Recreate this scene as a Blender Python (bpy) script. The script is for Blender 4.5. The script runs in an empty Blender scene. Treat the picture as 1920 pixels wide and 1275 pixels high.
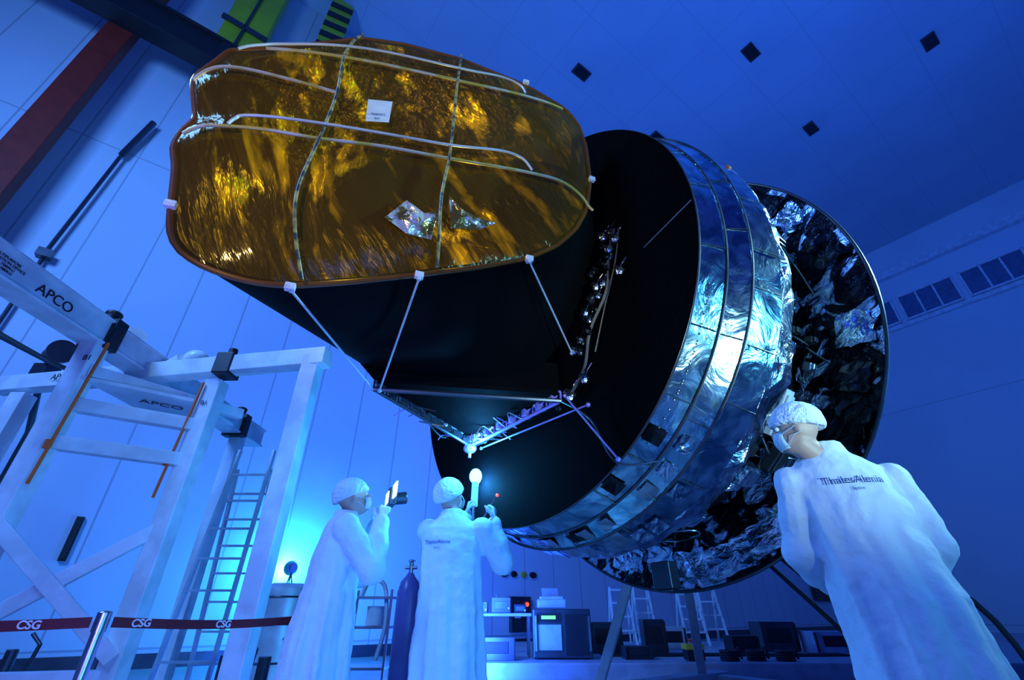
import bpy, bmesh, math, random
from mathutils import Vector, Matrix, noise
from mathutils.bvhtree import BVHTree
random.seed(7)
V=Vector
scene=bpy.context.scene
COL=scene.collection
try: scene.view_settings.view_transform='Standard'
except Exception: pass

# ------------------------------------------------------------------ frames
AZ=math.radians(36.4)
A=V((math.cos(AZ),math.sin(AZ),0)); B=V((-math.sin(AZ),math.cos(AZ),0)); N=-B; Z=V((0,0,1))
C0=V((.096,3.386,3.194))
def S(s,w,z): return C0+A*s+N*w+Z*z          # spacecraft axes
def W(a,b,z): return A*a+B*b+Z*z             # hall axes
DG=(A*.55+N*.1-Z*.8).normalized()            # crease direction of the films
DROT=tuple(DG.rotation_difference(Z).to_euler())

# ------------------------------------------------------------------ materials
def mat(name,col,rough=.5,metal=0,emit=None,es=0,bump=0,bscale=8,noise_col=None,nscale=4,spec=.5,sheen=0,detail=4,vor=False,ramp=(.42,.58),stretch=None,dist=0,bdist=.05):
    m=bpy.data.materials.new(name); m.use_nodes=True; nt=m.node_tree
    b=nt.nodes['Principled BSDF']
    b.inputs['Base Color'].default_value=(*col,1); b.inputs['Roughness'].default_value=rough
    b.inputs['Metallic'].default_value=metal; b.inputs['Specular IOR Level'].default_value=spec
    if sheen: b.inputs['Sheen Weight'].default_value=sheen
    if emit:
        b.inputs['Emission Color'].default_value=(*emit,1); b.inputs['Emission Strength'].default_value=es
    tc=nt.nodes.new('ShaderNodeTexCoord'); src=tc.outputs['Object']
    if stretch:
        mp=nt.nodes.new('ShaderNodeMapping');mp.inputs['Rotation'].default_value=stretch[0]
        m2=nt.nodes.new('ShaderNodeMapping');m2.inputs['Scale'].default_value=stretch[1]
        nt.links.new(src,mp.inputs[0]);nt.links.new(mp.outputs[0],m2.inputs[0]);src=m2.outputs[0]
    nz=nt.nodes.new('ShaderNodeTexNoise'); nz.inputs['Scale'].default_value=nscale; nz.inputs['Detail'].default_value=detail; nz.inputs['Distortion'].default_value=dist
    nt.links.new(src,nz.inputs['Vector'])
    c2=noise_col or tuple(min(1,c*.82) for c in col)
    mx=nt.nodes.new('ShaderNodeMix'); mx.data_type='RGBA'
    mx.inputs[6].default_value=(*col,1); mx.inputs[7].default_value=(*c2,1)
    cr=nt.nodes.new('ShaderNodeValToRGB'); cr.color_ramp.elements[0].position=ramp[0]; cr.color_ramp.elements[1].position=ramp[1]
    nt.links.new(nz.outputs['Fac'],cr.inputs['Fac']); nt.links.new(cr.outputs['Color'],mx.inputs[0])
    nt.links.new(mx.outputs[2],b.inputs['Base Color'])
    if bump:
        if vor:
            nb=nt.nodes.new('ShaderNodeTexVoronoi'); nb.inputs['Scale'].default_value=bscale; o=nb.outputs['Distance']
        else:
            nb=nt.nodes.new('ShaderNodeTexNoise'); nb.inputs['Scale'].default_value=bscale; nb.inputs['Detail'].default_value=4; nb.inputs['Distortion'].default_value=dist; o=nb.outputs['Fac']
        nt.links.new(src,nb.inputs['Vector'])
        bp=nt.nodes.new('ShaderNodeBump'); bp.inputs['Strength'].default_value=bump; bp.inputs['Distance'].default_value=bdist
        nt.links.new(o,bp.inputs['Height']); nt.links.new(bp.outputs['Normal'],b.inputs['Normal'])
    return m
def panel_mat(name,col,px,py,axis2='Z',lw=.012,dark=.45):
    m=mat(name,col,.55,noise_col=tuple(c*.93 for c in col),nscale=.2)
    nt=m.node_tree;b=nt.nodes['Principled BSDF']
    tc=nt.nodes.new('ShaderNodeTexCoord'); sx=nt.nodes.new('ShaderNodeSeparateXYZ')
    nt.links.new(tc.outputs['Object'],sx.inputs[0])
    def line(sock,p,w):
        d=nt.nodes.new('ShaderNodeMath');d.operation='DIVIDE';d.inputs[1].default_value=p;nt.links.new(sock,d.inputs[0])
        fr=nt.nodes.new('ShaderNodeMath');fr.operation='FRACT';nt.links.new(d.outputs[0],fr.inputs[0])
        l=nt.nodes.new('ShaderNodeMath');l.operation='LESS_THAN';l.inputs[1].default_value=w/p;nt.links.new(fr.outputs[0],l.inputs[0])
        return l.outputs[0]
    l1=line(sx.outputs['X'],px,lw*2); l2=line(sx.outputs[axis2],py,lw*2)
    mxm=nt.nodes.new('ShaderNodeMath');mxm.operation='MAXIMUM';nt.links.new(l1,mxm.inputs[0]);nt.links.new(l2,mxm.inputs[1])
    old=b.inputs['Base Color'].links[0].from_socket
    mx=nt.nodes.new('ShaderNodeMix');mx.data_type='RGBA';mx.inputs[7].default_value=(*[c*dark for c in col],1)
    nt.links.new(mxm.outputs[0],mx.inputs[0]);nt.links.new(old,mx.inputs[6]);nt.links.new(mx.outputs[2],b.inputs['Base Color'])
    return m
M={}
M['wall']=panel_mat('wall_paint',(.66,.74,.8),1.2,11.3,lw=.018,dark=.62)
M['ceil']=panel_mat('ceiling_paint',(.5,.58,.66),2.6,2.6,'Y',lw=.02,dark=.85)
M['floor']=mat('floor_epoxy',(.3,.34,.4),.25,noise_col=(.25,.29,.35),nscale=.6)
M['white']=mat('white_paint',(.75,.8,.85),.35)
M['plat']=mat('platform_paint',(.40,.45,.53),.4)
M['alu']=mat('brushed_aluminium',(.6,.65,.7),.4,.3)
M['black']=mat('black_paint',(.012,.012,.014),.5)
M['baffle']=mat('black_baffle_film',(.0012,.0012,.0016),.8,bump=.25,bscale=5,spec=.07,noise_col=(.002,.002,.0025))
M['blackdisc']=mat('black_shield_face',(.0012,.0012,.0016),.9,spec=.02,noise_col=(.002,.002,.0025),nscale=60)
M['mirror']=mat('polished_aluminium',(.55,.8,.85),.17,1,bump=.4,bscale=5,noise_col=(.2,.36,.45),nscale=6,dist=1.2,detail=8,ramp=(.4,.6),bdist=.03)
M['steel']=mat('steel',(.6,.62,.65),.3,1)
M['dsteel']=mat('dark_steel',(.10,.11,.13),.35,.8)
FST=((.4,.7,.2),(1,.5,1.3))
M['foil']=mat('crinkled_foil',(.8,.88,.96),.24,1,bump=.7,bscale=9,noise_col=(.3,.4,.5),nscale=6,stretch=FST,dist=1.2,bdist=.05)
M['dfoil']=mat('dark_foil',(.03,.03,.04),.3,.8,bump=.7,bscale=5,noise_col=(.005,.005,.007),nscale=4,stretch=FST,dist=1.5)
M['patch']=mat('patched_foil_face',(.008,.008,.012),.28,.95,bump=.8,bscale=10,noise_col=(.5,.6,.75),nscale=4.5,ramp=(.52,.57),stretch=FST,dist=1.2)
M['gold']=mat('gold_lining',(.045,.026,.004),.3,.6,bump=1,bscale=4,noise_col=(1.0,.75,.05),nscale=3.8,detail=8,ramp=(.55,.69),stretch=(DROT,(1.5,1.5,.20)),dist=.15,bdist=.08)  # gold streaks in the colour stand for reflections on the crinkled lining
M['amber']=mat('amber_tape',(.2,.07,.01),.3,.3)
M['tube']=mat('frame_tube',(.5,.5,.46),.35,.2,noise_col=(.45,.38,.08),nscale=7)
M['tape']=mat('striped_tape',(.34,.29,.08),.4,noise_col=(.03,.03,.03),nscale=22)
M['brown']=mat('red_oxide_paint',(.26,.018,.006),.6)
M['green']=mat('yellow_crane_paint',(.5,.62,.008),.4,noise_col=(.42,.53,.008),nscale=.6)
M['glass']=mat('dark_glass',(.10,.17,.3),.2)
M['gown']=mat('white_gown_cloth',(.64,.71,.82),.7,bump=.35,bscale=9,sheen=.1,noise_col=(.60,.67,.78),nscale=3)
M['cap']=mat('hair_net_cloth',(.68,.76,.86),.8,bump=.6,bscale=40)
M['mask']=mat('face_mask_cloth',(.5,.68,.8),.8,bump=.3,bscale=60)
M['skin']=mat('skin',(.5,.32,.25),.5)
M['glove']=mat('latex_glove',(.7,.78,.86),.45)
M['eye']=mat('eye_white',(.8,.8,.8),.2)
M['iris']=mat('eye_iris',(.03,.02,.02),.2)
M['trouser']=mat('overshoe_cloth',(.6,.66,.75),.8)
M['text']=mat('printed_blue_ink',(.06,.10,.36),.6)
M['wtext']=mat('white_ink',(.85,.85,.85),.6)
M['plastic']=mat('pale_film_glint',(.95,.92,.8),.12,.6,bump=.8,bscale=12,noise_col=(.25,.17,.04),nscale=9,ramp=(.42,.5))  # pale tone paints the shine of the bunched film
M['red']=mat('red_belt',(.14,.004,.015),.6)
M['orange']=mat('orange_strap',(.9,.14,.015),.6)
M['redp']=mat('red_plastic',(.7,.03,.02),.35)
M['yel']=mat('yellow_plastic',(.7,.5,.03),.4)
M['led']=mat('green_display',(.05,.3,.05),.4,emit=(.1,1,.15),es=2.5)
M['redled']=mat('red_indicator',(.6,.03,.02),.4,emit=(1,.06,.02),es=2.5)
M['lamp']=mat('lamp_glow',(.3,.7,1),.3,emit=(.10,.60,1),es=8)
M['wand']=mat('wand_glow',(.1,.4,1),.3,emit=(.035,.30,1),es=4)
M['cyl']=mat('violet_cylinder_paint',(.14,.12,.4),.35)
M['screen']=mat('screen_glow',(.4,.6,.8),.2,emit=(.3,.65,1),es=3.5)
M['purple']=mat('violet_lit_frame',(.32,.27,.75),.35,.3)  # violet light on the metal is put into its colour
def film():
    m=bpy.data.materials.new('amber_film');m.use_nodes=True;nt=m.node_tree;nt.nodes.clear()
    o=nt.nodes.new('ShaderNodeOutputMaterial');t=nt.nodes.new('ShaderNodeBsdfTransparent');g=nt.nodes.new('ShaderNodeBsdfGlossy')
    d=nt.nodes.new('ShaderNodeBsdfDiffuse');d.inputs[0].default_value=(.14,.074,.010,1)
    t.inputs[0].default_value=(.86,.67,.10,1);g.inputs[0].default_value=(.75,.6,.3,1);g.inputs['Roughness'].default_value=.10
    tc=nt.nodes.new('ShaderNodeTexCoord');mp=nt.nodes.new('ShaderNodeMapping');mp.inputs['Rotation'].default_value=DROT
    m0=nt.nodes.new('ShaderNodeMapping');m0.inputs['Scale'].default_value=(1.3,1.3,.25)
    nz=nt.nodes.new('ShaderNodeTexNoise');nz.inputs['Scale'].default_value=4;nz.inputs['Detail'].default_value=5;nz.inputs['Distortion'].default_value=.2
    bp=nt.nodes.new('ShaderNodeBump');bp.inputs['Strength'].default_value=.45;bp.inputs['Distance'].default_value=.06
    fr=nt.nodes.new('ShaderNodeLayerWeight');fr.inputs['Blend'].default_value=.5
    pw=nt.nodes.new('ShaderNodeMath');pw.operation='POWER';pw.inputs[1].default_value=3.5
    ml=nt.nodes.new('ShaderNodeMath');ml.operation='MULTIPLY_ADD';ml.inputs[1].default_value=.22;ml.inputs[2].default_value=.055
    m1=nt.nodes.new('ShaderNodeMixShader');m2=nt.nodes.new('ShaderNodeMixShader');m2.inputs[0].default_value=.36
    L=nt.links.new
    L(tc.outputs['Object'],mp.inputs[0]);L(mp.outputs[0],m0.inputs[0]);L(m0.outputs[0],nz.inputs[0]);L(nz.outputs['Fac'],bp.inputs['Height']);L(bp.outputs[0],g.inputs['Normal'])
    L(fr.outputs['Facing'],pw.inputs[0]);L(pw.outputs[0],ml.inputs[0])
    L(t.outputs[0],m2.inputs[1]);L(d.outputs[0],m2.inputs[2]);L(ml.outputs[0],m1.inputs[0]);L(m2.outputs[0],m1.inputs[1]);L(g.outputs[0],m1.inputs[2]);L(m1.outputs[0],o.inputs[0])
    return m
M['film']=film()

# ------------------------------------------------------------------ geometry helpers
class G:
    def __init__(s): s.v=[];s.f=[];s.m=[]
    def add(s,vs,fs,mi=0):
        o=len(s.v); s.v+= [tuple(v) for v in vs]; s.f+=[tuple(i+o for i in f) for f in fs]; s.m+=[mi]*len(fs); return s
    def loft(s,rings,mi=0,cap0=True,cap1=True,closed=True):
        n=len(rings[0]); vs=[p for r in rings for p in r]; fs=[]
        for j in range(len(rings)-1):
            for i in range(n if closed else n-1):
                k=(i+1)%n; fs.append((j*n+i,j*n+k,(j+1)*n+k,(j+1)*n+i))
        if cap0: fs.append(tuple(range(n))[::-1])
        if cap1: fs.append(tuple((len(rings)-1)*n+i for i in range(n)))
        return s.add(vs,fs,mi)
    def tube(s,pts,r,mi=0,seg=8,closed=False,rs=None):
        pts=[V(p) for p in pts]; n=len(pts); rings=[]; up=None
        for i,p in enumerate(pts):
            if closed: t=(pts[(i+1)%n]-pts[i-1]).normalized()
            else: t=(pts[min(i+1,n-1)]-pts[max(i-1,0)]).normalized()
            if up is None:
                up=t.cross(Z if abs(t.z)<.9 else V((1,0,0))).normalized()
            else:
                up=(up-t*up.dot(t)).normalized()
            w=t.cross(up); rr=rs[i] if rs else r
            rings.append([p+(up*math.cos(2*math.pi*k/seg)+w*math.sin(2*math.pi*k/seg))*rr for k in range(seg)])
        if closed: rings.append(rings[0]); return s.loft(rings,mi,False,False)
        return s.loft(rings,mi)
    def box(s,c,sx,sy,sz,ax=None,mi=0):
        c=V(c); ax=ax or (V((1,0,0)),V((0,1,0)),Z)
        vs=[c+ax[0]*(sx/2*i)+ax[1]*(sy/2*j)+ax[2]*(sz/2*k) for i in(-1,1) for j in(-1,1) for k in(-1,1)]
        return s.add(vs,[(0,1,3,2),(4,6,7,5),(0,4,5,1),(2,3,7,6),(0,2,6,4),(1,5,7,3)],mi)
    def beam(s,p,q,w,h,up=Z,mi=0):
        p=V(p);q=V(q);t=(q-p).normalized(); sd=t.cross(up)
        if sd.length<.01: sd=t.cross(V((0,1,0)))
        sd.normalize(); u=sd.cross(t)
        return s.box((p+q)/2,(q-p).length,w,h,(t,sd,u),mi)
    def prism(s,poly,d,mi=0):
        n=len(poly); a=[V(p) for p in poly]; b=[V(p)+V(d) for p in poly]
        return s.add(a+b,[tuple(range(n))[::-1],tuple(range(n,2*n))]+[(i,(i+1)%n,(i+1)%n+n,i+n) for i in range(n)],mi)
    def cyl(s,p,q,r,mi=0,seg=24,r2=None):
        return s.tube([p,q],r,mi,seg,rs=[r,r if r2 is None else r2])
    def ell(s,c,rx,ry,rz,ax=None,mi=0,seg=16,rg=10):
        ax=ax or (V((1,0,0)),V((0,1,0)),Z); rings=[]
        for j in range(1,rg):
            ph=math.pi*j/rg
            rings.append([V(c)+ax[0]*(rx*math.sin(ph)*math.cos(2*math.pi*i/seg))+ax[1]*(ry*math.sin(ph)*math.sin(2*math.pi*i/seg))+ax[2]*(-rz*math.cos(ph)) for i in range(seg)])
        return s.loft(rings,mi)
    def capsule(s,pts,rs,seg=12):
        pts=[V(p) for p in pts]
        for i in range(len(pts)-1):
            s.tube([pts[i],pts[i+1]],0,0,seg,rs=[rs[i],rs[i+1]])
        for p,r in zip(pts,rs): s.ell(p,r,r,r,seg=seg,rg=8)
        return s
def link(o): COL.objects.link(o); return o
def par(o,p):
    if p is not None:
        o.parent=p; o.matrix_parent_inverse=Matrix.Translation(-p.location)
    return o
def mk(g,name,mats,parent=None,smooth=False,bevel=0,label=None,cat=None,group=None,kind=None,origin=None,solid=0):
    me=bpy.data.meshes.new(name)
    if origin is None and parent is None and not kind and g.v:
        xs=[v[0] for v in g.v];ys=[v[1] for v in g.v];zs=[v[2] for v in g.v]
        origin=V(((min(xs)+max(xs))/2,(min(ys)+max(ys))/2,min(zs)))
    o0=V(origin) if origin is not None else V((0,0,0))
    me.from_pydata([tuple(V(v)-o0) for v in g.v],[],g.f)
    if not isinstance(mats,(list,tuple)): mats=[mats]
    for m in mats: me.materials.append(M[m] if isinstance(m,str) else m)
    for p,mi in zip(me.polygons,g.m): p.material_index=mi; p.use_smooth=smooth
    bm=bmesh.new();bm.from_mesh(me);bmesh.ops.recalc_face_normals(bm,faces=bm.faces);bm.to_mesh(me);bm.free()
    ob=link(bpy.data.objects.new(name,me)); ob.location=o0
    if solid:
        md=ob.modifiers.new('solid','SOLIDIFY');md.thickness=solid
    if bevel:
        md=ob.modifiers.new('bevel','BEVEL');md.width=bevel;md.segments=2;md.limit_method='ANGLE'
    if smooth:
        try: me.set_sharp_from_angle(angle=math.radians(40))
        except Exception: pass
    par(ob,parent)
    if label: ob['label']=label
    if cat: ob['category']=cat
    if group: ob['group']=group
    if kind: ob['kind']=kind
    return ob
def thing(name,label,cat,loc,group=None):
    e=link(bpy.data.objects.new(name,None)); e.location=V(loc); e.empty_display_size=.2
    e['label']=label; e['category']=cat
    if group: e['group']=group
    return e
def text(body,loc,xd,yd,size,matn,parent,name='lettering',align='CENTER',shear=0,bold=0):
    c=bpy.data.curves.new('t','FONT');c.body=body;c.size=size;c.align_x=align;c.align_y='CENTER';c.extrude=.0015;c.shear=shear;c.offset=bold
    t=bpy.data.objects.new('t',c);COL.objects.link(t);bpy.context.view_layer.update()
    me=bpy.data.meshes.new_from_object(t.evaluated_get(bpy.context.evaluated_depsgraph_get()))
    bpy.data.objects.remove(t)
    xd=V(xd).normalized();yd=V(yd).normalized();zd=xd.cross(yd)
    mw=Matrix(((xd.x,yd.x,zd.x,loc[0]),(xd.y,yd.y,zd.y,loc[1]),(xd.z,yd.z,zd.z,loc[2]),(0,0,0,1)))
    me.transform(mw); me.materials.clear(); me.materials.append(M[matn])
    o=link(bpy.data.objects.new(name,me)); par(o,parent); return o
def spl(pts,n=6):
    pts=[V(p) for p in pts]; out=[]
    for i in range(len(pts)-1):
        p0=pts[max(i-1,0)];p1=pts[i];p2=pts[i+1];p3=pts[min(i+2,len(pts)-1)]
        for k in range(n):
            t=k/n; out.append(.5*((2*p1)+(p2-p0)*t+(2*p0-5*p1+4*p2-p3)*t*t+(3*p1-p0-3*p2+p3)*t**3))
    out.append(pts[-1]); return out

# ------------------------------------------------------------------ camera
cd=bpy.data.cameras.new('camera');cd.lens=16;cd.sensor_width=36;cd.clip_end=200
cam=link(bpy.data.objects.new('camera',cd));cam.location=(0,0,.95);cam.rotation_euler=(math.radians(90+30.7),0,0)
scene.camera=cam

# ------------------------------------------------------------------ room
def slab(name,c,sx,sy,sz,m):
    g=G().box((0,0,0),sx,sy,sz); o=mk(g,name,m,kind='structure'); o.location=c; o.rotation_euler=(0,0,AZ); return o
slab('wall_back',W(11,12.85,11.6),49,.4,23.4,'wall')
wr=slab('wall_right',W(35.5,-2,11.6),.4,30,23.4,'wall')
slab('ceiling',W(11,-2,23.1),49,30,.3,'ceil')
slab('floor',W(11,-2,-.15),49,30,.3,'floor')
slab('baseboard_back',W(11,12.62,.12),49,.06,.24,'dsteel')
axR=(A,B,Z)
g=G()
g.box(W(35.1,-2,20.6),.5,29,.5,axR); mk(g,'trim_1','white',kind='structure')
g=G(); g.box(W(35.2,-2,16.8),.3,29,.25,axR); mk(g,'trim_2','white',kind='structure')
for i in range(6):
    g=G();b=6.4-i*3.2
    g.box(W(35.22,b,17.95),.1,2.7,1.6,axR,0)
    for dz in(-.85,.85): g.box(W(35.2,b,17.95+dz),.2,2.9,.12,axR,1)
    for db in(-1.4,-.45,.45,1.4): g.box(W(35.2,b+db,17.95),.2,.1,1.7,axR,1)
    mk(g,'window_%d'%(i+1),['glass','white'],kind='structure')
for (a_,b_) in [(9.83,7.78),(15.43,2.52),(21.48,-2.5),(21.67,2.69),(15.57,7.89)]:
    g=G();g.box(W(a_,b_,22.9),.85,.5,.06,axR,0)
    for k in range(-3,4): g.box(W(a_,b_+k*.06,22.86),.7,.025,.04,axR,1)
    mk(g,'ceiling_vent',['dsteel','black'],label='dark louvred air vent set in the panelled ceiling',cat='vent',group='ceiling vents')
g=G();g.box(W(-4.87,11.75,11.4),.5,.5,22.8,axR);g.box(W(-4.87,11.5,11.4),.56,.04,22.8,axR)
mk(g,'steel_column','brown',label='tall red-brown painted steel column against the panelled wall',cat='column',bevel=.02)
g=G();g.box(W(-5.2,11.2,15.25),6.2,.4,1.0,axR);
for zz in(14.75,15.75): g.box(W(-5.2,11.2,zz),6.2,.6,.1,axR)
g.box(W(-2.45,11.2,14.9),.6,.6,1.5,axR)
mk(g,'crane_rail_beam','black',label='black steel crane rail girder high on the wall',cat='beam',bevel=.02)
cr=thing('overhead_crane','bright yellow-green overhead crane girder with black bands near ceiling','crane',W(-2.6,11.4,15.8))
g=G();g.prism([W(-3.1,11.6,15.9),W(-1.95,11.6,15.9),W(-2.0,11.6,22.7),W(-3.3,11.6,22.7)],B*.8)
mk(g,'girder','green',cr,bevel=.03)
g=G();g.prism([W(-3.25,11.5,17.6),W(-1.9,11.5,17.6),W(-1.9,11.5,17.8),W(-3.25,11.5,17.8)],B*.1);mk(g,'band','dsteel',cr)
g=G();g.box(W(-2.6,11.55,19.4),.06,.1,6,axR);mk(g,'cable_duct','dsteel',cr)
g=G();g.prism([W(-.6,11.5,18.9),W(.2,11.5,18.9),W(.2,11.5,22.8),W(-.6,11.5,22.8)],B*.5,0)
for k in range(5):
    z0=18.95+k*.74
    g.prism([W(-.61,11.47,z0),W(.21,11.47,z0+.3),W(.21,11.47,z0+.65),W(-.61,11.47,z0+.35)],B*.04,1)
mk(g,'hazard_plate',['green','black'],cr)
g=G();g.tube([W(-3.8,12.5,1.5),W(-3.8,12.5,7.7)],.04);g.box(W(-3.8,12.45,7.8),.25,.2,.2,axR);g.tube([W(-3.8,12.45,7.9),W(-3.65,12.45,11.3)],.045)
g.tube([W(-3.65,12.45,11.3),W(-3.45,12.4,12.8)],.08)
mk(g,'wall_conduit','dsteel',label='long thin conduit with junction box running up the wall',cat='pipe')
g=G();g.box(W(-1.19,12.6,2.13),.12,.1,.78,axR);g.box(W(-1.19,12.56,2.13),.08,.06,.7,axR);mk(g,'wall_slot_fixture','black',label='narrow black slot fixture on the white wall',cat='fixture')
for i,(a_,c_,s_) in enumerate([(8.99,'black',.3),(9.35,'black',.26),(9.72,'yel',.24),(10.1,'black',.3)]):
    g=G();g.ell(W(a_,12.58,1.9),s_/2,.03,.09,axR);mk(g,'wall_sign',c_,smooth=True,label='small oval %s plaque on the wall'%('yellow' if c_=='yel' else 'dark'),cat='sign')
g=G();g.box(W(8.9,12.6,1.1),.36,.04,.5,axR,0);g.prism([W(8.76,12.56,.98),W(9.04,12.56,.98),W(8.9,12.56,1.26)],B*.02,1)
mk(g,'warning_sign',['white','black'],label='white wall sign with black warning triangle',cat='sign')
g=G();g.box(W(9.55,12.55,.85),.7,.15,.9,axR,0);g.ell(W(9.75,12.45,1.1),.06,.05,.06,axR,1);g.box(W(9.4,12.46,.9),.2,.02,.3,axR,2)
mk(g,'control_cabinet',['dsteel','redled','white'],label='grey wall control cabinet with lit red indicator',cat='cabinet')
g=G();g.box(W(29.9,12.55,1.85),2.2,.1,.95,axR,1)
for k in range(6): g.box(W(29.9,12.48,1.5+k*.14),2.0,.04,.05,axR,0)
mk(g,'wall_grille',['dsteel','black'],label='dark louvred ventilation grille low on the wall',cat='grille')
g=G();g.box((5.6,11.4,.125),13.4,5.6,.25);mk(g,'raised_platform','plat',label='low white painted equipment platform on the hall floor',cat='platform',bevel=.02)

# ------------------------------------------------------------------ SPACECRAFT
sc=thing('spacecraft','large space telescope with black baffle, mirrored shields and foil-wrapped base','spacecraft',S(0,0,-2.15))
R=[(-2.46,-.68),(-2.43,-.79),(-2.38,-.88),(-2.28,-.94),(-2.17,-.97),(-2.05,-.98),(-1.91,-.96),(-1.67,-.87),(-1.37,-.74),(-1.06,-.60),(-.78,-.45),(-.59,-.29),(-.45,-.10),(-.36,.10),(-.30,.42),(-.30,.81),(-.34,1.05),(-.44,1.21),(-.77,1.34),(-1.27,1.38),(-1.67,1.31),(-1.94,1.20),(-2.17,.97),(-2.37,.77),(-2.58,.60),(-2.61,.45),(-2.65,.31),(-2.65,.23),(-2.55,-.05),(-2.58,-.16),(-2.58,-.28),(-2.53,-.40)]
RC=(-1.5,.2)
NA=160
def rimr(phi):
    dx,dy=math.cos(phi),math.sin(phi)
    for i in range(len(R)):
        x1,y1=R[i][0]-RC[0],R[i][1]-RC[1];x2,y2=R[(i+1)%len(R)][0]-RC[0],R[(i+1)%len(R)][1]-RC[1]
        ex,ey=x2-x1,y2-y1;den=dx*ey-dy*ex
        if abs(den)<1e-9: continue
        t=(x1*ey-y1*ex)/den;u=(x1*dy-y1*dx)/den
        if t>0 and -1e-6<=u<=1+1e-6: return t
    return 1.
RR=[rimr(2*math.pi*i/NA) for i in range(NA)]
RS=[(RR[i-1]+4*RR[i]+RR[(i+1)%NA])/6 for i in range(NA)]
def radius(phi):
    x=(phi/(2*math.pi)*NA)%NA;i=int(x);f=x-i;return RS[i%NA]*(1-f)+RS[(i+1)%NA]*f
def bulge(s,z):
    dx,dz=s-RC[0],z-RC[1];k=math.hypot(dx,dz)/radius(math.atan2(dz,dx))
    k=min(k,1); return .11*(1-k**5)
def PR(s,z,d=0): 
    w=1.29+.3*s
    return S(s-.287*d,w+.958*d,z)
def rimpt(i,k=1,d=0):
    ph=2*math.pi*i/NA;r=RS[i%NA]*k
    return PR(RC[0]+r*math.cos(ph),RC[1]+r*math.sin(ph),d)
def wB(s,z): 
    cl=lambda x:max(0,min(1,x))
    return .1+.5*(s+.8)+.5*cl((z+.9)/1.0)*cl((s+.6)/.5)
def ringB(sc_=1,dw=0,cs=-.78,cz=.08,hs=.73,hz=.99,inn=0):
    out=[]
    for i in range(NA):
        ph=2*math.pi*i/NA;c,s_=math.cos(ph),math.sin(ph);e=.62
        x=cs+(hs*sc_-inn)*math.copysign(abs(c)**e,c);z=cz+(hz*sc_-inn)*math.copysign(abs(s_)**e,s_)
        out.append(S(x,wB(x,z)+dw,z))
    return out
A0=[rimpt(i) for i in range(NA)];BB=ringB()
def lerp(r0,r1,t): return [a_.lerp(b_,t) for a_,b_ in zip(r0,r1)]
side=[A0]+[lerp(A0,BB,t/8) for t in range(1,8)]+[BB]
g=G();g.loft(side+[ringB(.86,-.28),ringB(.6,-.42)],0,False,True);mk(g,'baffle_shell','baffle',sc,smooth=True,label='matt black telescope baffle')
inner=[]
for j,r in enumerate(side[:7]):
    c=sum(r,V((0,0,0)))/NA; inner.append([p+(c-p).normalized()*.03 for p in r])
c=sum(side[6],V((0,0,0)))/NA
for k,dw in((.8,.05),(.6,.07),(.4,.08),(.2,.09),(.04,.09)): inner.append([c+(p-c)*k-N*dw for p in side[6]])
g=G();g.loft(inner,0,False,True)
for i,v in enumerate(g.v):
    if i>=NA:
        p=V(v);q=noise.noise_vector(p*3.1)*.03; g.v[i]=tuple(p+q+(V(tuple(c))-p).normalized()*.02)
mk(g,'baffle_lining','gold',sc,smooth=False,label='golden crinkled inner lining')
g=G();g.tube([rimpt(i,1.0,.0) for i in range(NA)],.014,closed=True);mk(g,'baffle_rim','amber',sc,smooth=True)
def disc(name,R_,s0,th,mf,mb,cone=0,ri=.5,lab=None):
    g=G();n=128
    def rg(r,s): return [S(s,r*math.cos(2*math.pi*i/n),r*math.sin(2*math.pi*i/n)) for i in range(n)]
    g.loft([rg(ri,s0-cone),rg(R_*.6,s0-cone*.5),rg(R_,s0)],0,True,False)
    g.loft([rg(R_,s0),rg(R_+.006,s0+th*.5),rg(R_,s0+th)],1,False,False)
    g.loft([rg(R_,s0+th),rg(ri,s0+th-cone)],2,False,True)
    return mk(g,name,[mf,'dsteel',mb],sc,smooth=True,label=lab)
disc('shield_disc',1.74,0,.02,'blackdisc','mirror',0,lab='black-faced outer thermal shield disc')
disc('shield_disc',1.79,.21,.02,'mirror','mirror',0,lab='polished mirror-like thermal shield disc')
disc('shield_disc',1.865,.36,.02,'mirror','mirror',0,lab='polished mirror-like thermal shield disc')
nn=128
def crg(r,s,n=nn): return [S(s,r*math.cos(2*math.pi*i/n),r*math.sin(2*math.pi*i/n)) for i in range(n)]
for s0,r0,s1,r1 in((.02,1.70,.21,1.785),(.23,1.765,.36,1.86),(.38,1.82,.64,1.90)):
    rings=[]
    for j in range(6):
        q=j/5
        rg=[]
        for i in range(nn):
            rr_=r0+(r1-r0)*q+(.006*noise.noise(V((i*.35,q*3,s0*9))) if 0<j<5 else 0)
            rg.append(S(s0+(s1-s0)*q,rr_*math.cos(2*math.pi*i/nn),rr_*math.sin(2*math.pi*i/nn)))
        rings.append(rg)
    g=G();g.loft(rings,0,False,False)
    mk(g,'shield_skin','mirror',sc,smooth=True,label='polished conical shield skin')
for s0,r0,s1,r1,ts in((.03,1.70,.2,1.785,(.35,.1,-.2,-.5,-.75,-1.0,-1.2,-1.6,-2.0,-2.3,1.3)),(.24,1.765,.35,1.86,(.15,-.1,-.5,-.8,-1.1,-1.5,-1.9,-2.6,1.1)),(.39,1.82,.63,1.90,(.5,.1,-.15,-.3,-.5,-.7,-1.0,-1.3,-1.7,-2.0,-2.4))):
    for t in ts:
        g=G()
        g.beam(S(s0,(r0+.012)*math.cos(t),(r0+.012)*math.sin(t)),S(s1,(r1+.006)*math.cos(t),(r1+.006)*math.sin(t)),.005,.005)
        mk(g,'panel_seam','dsteel',sc)
g=G()
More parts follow.
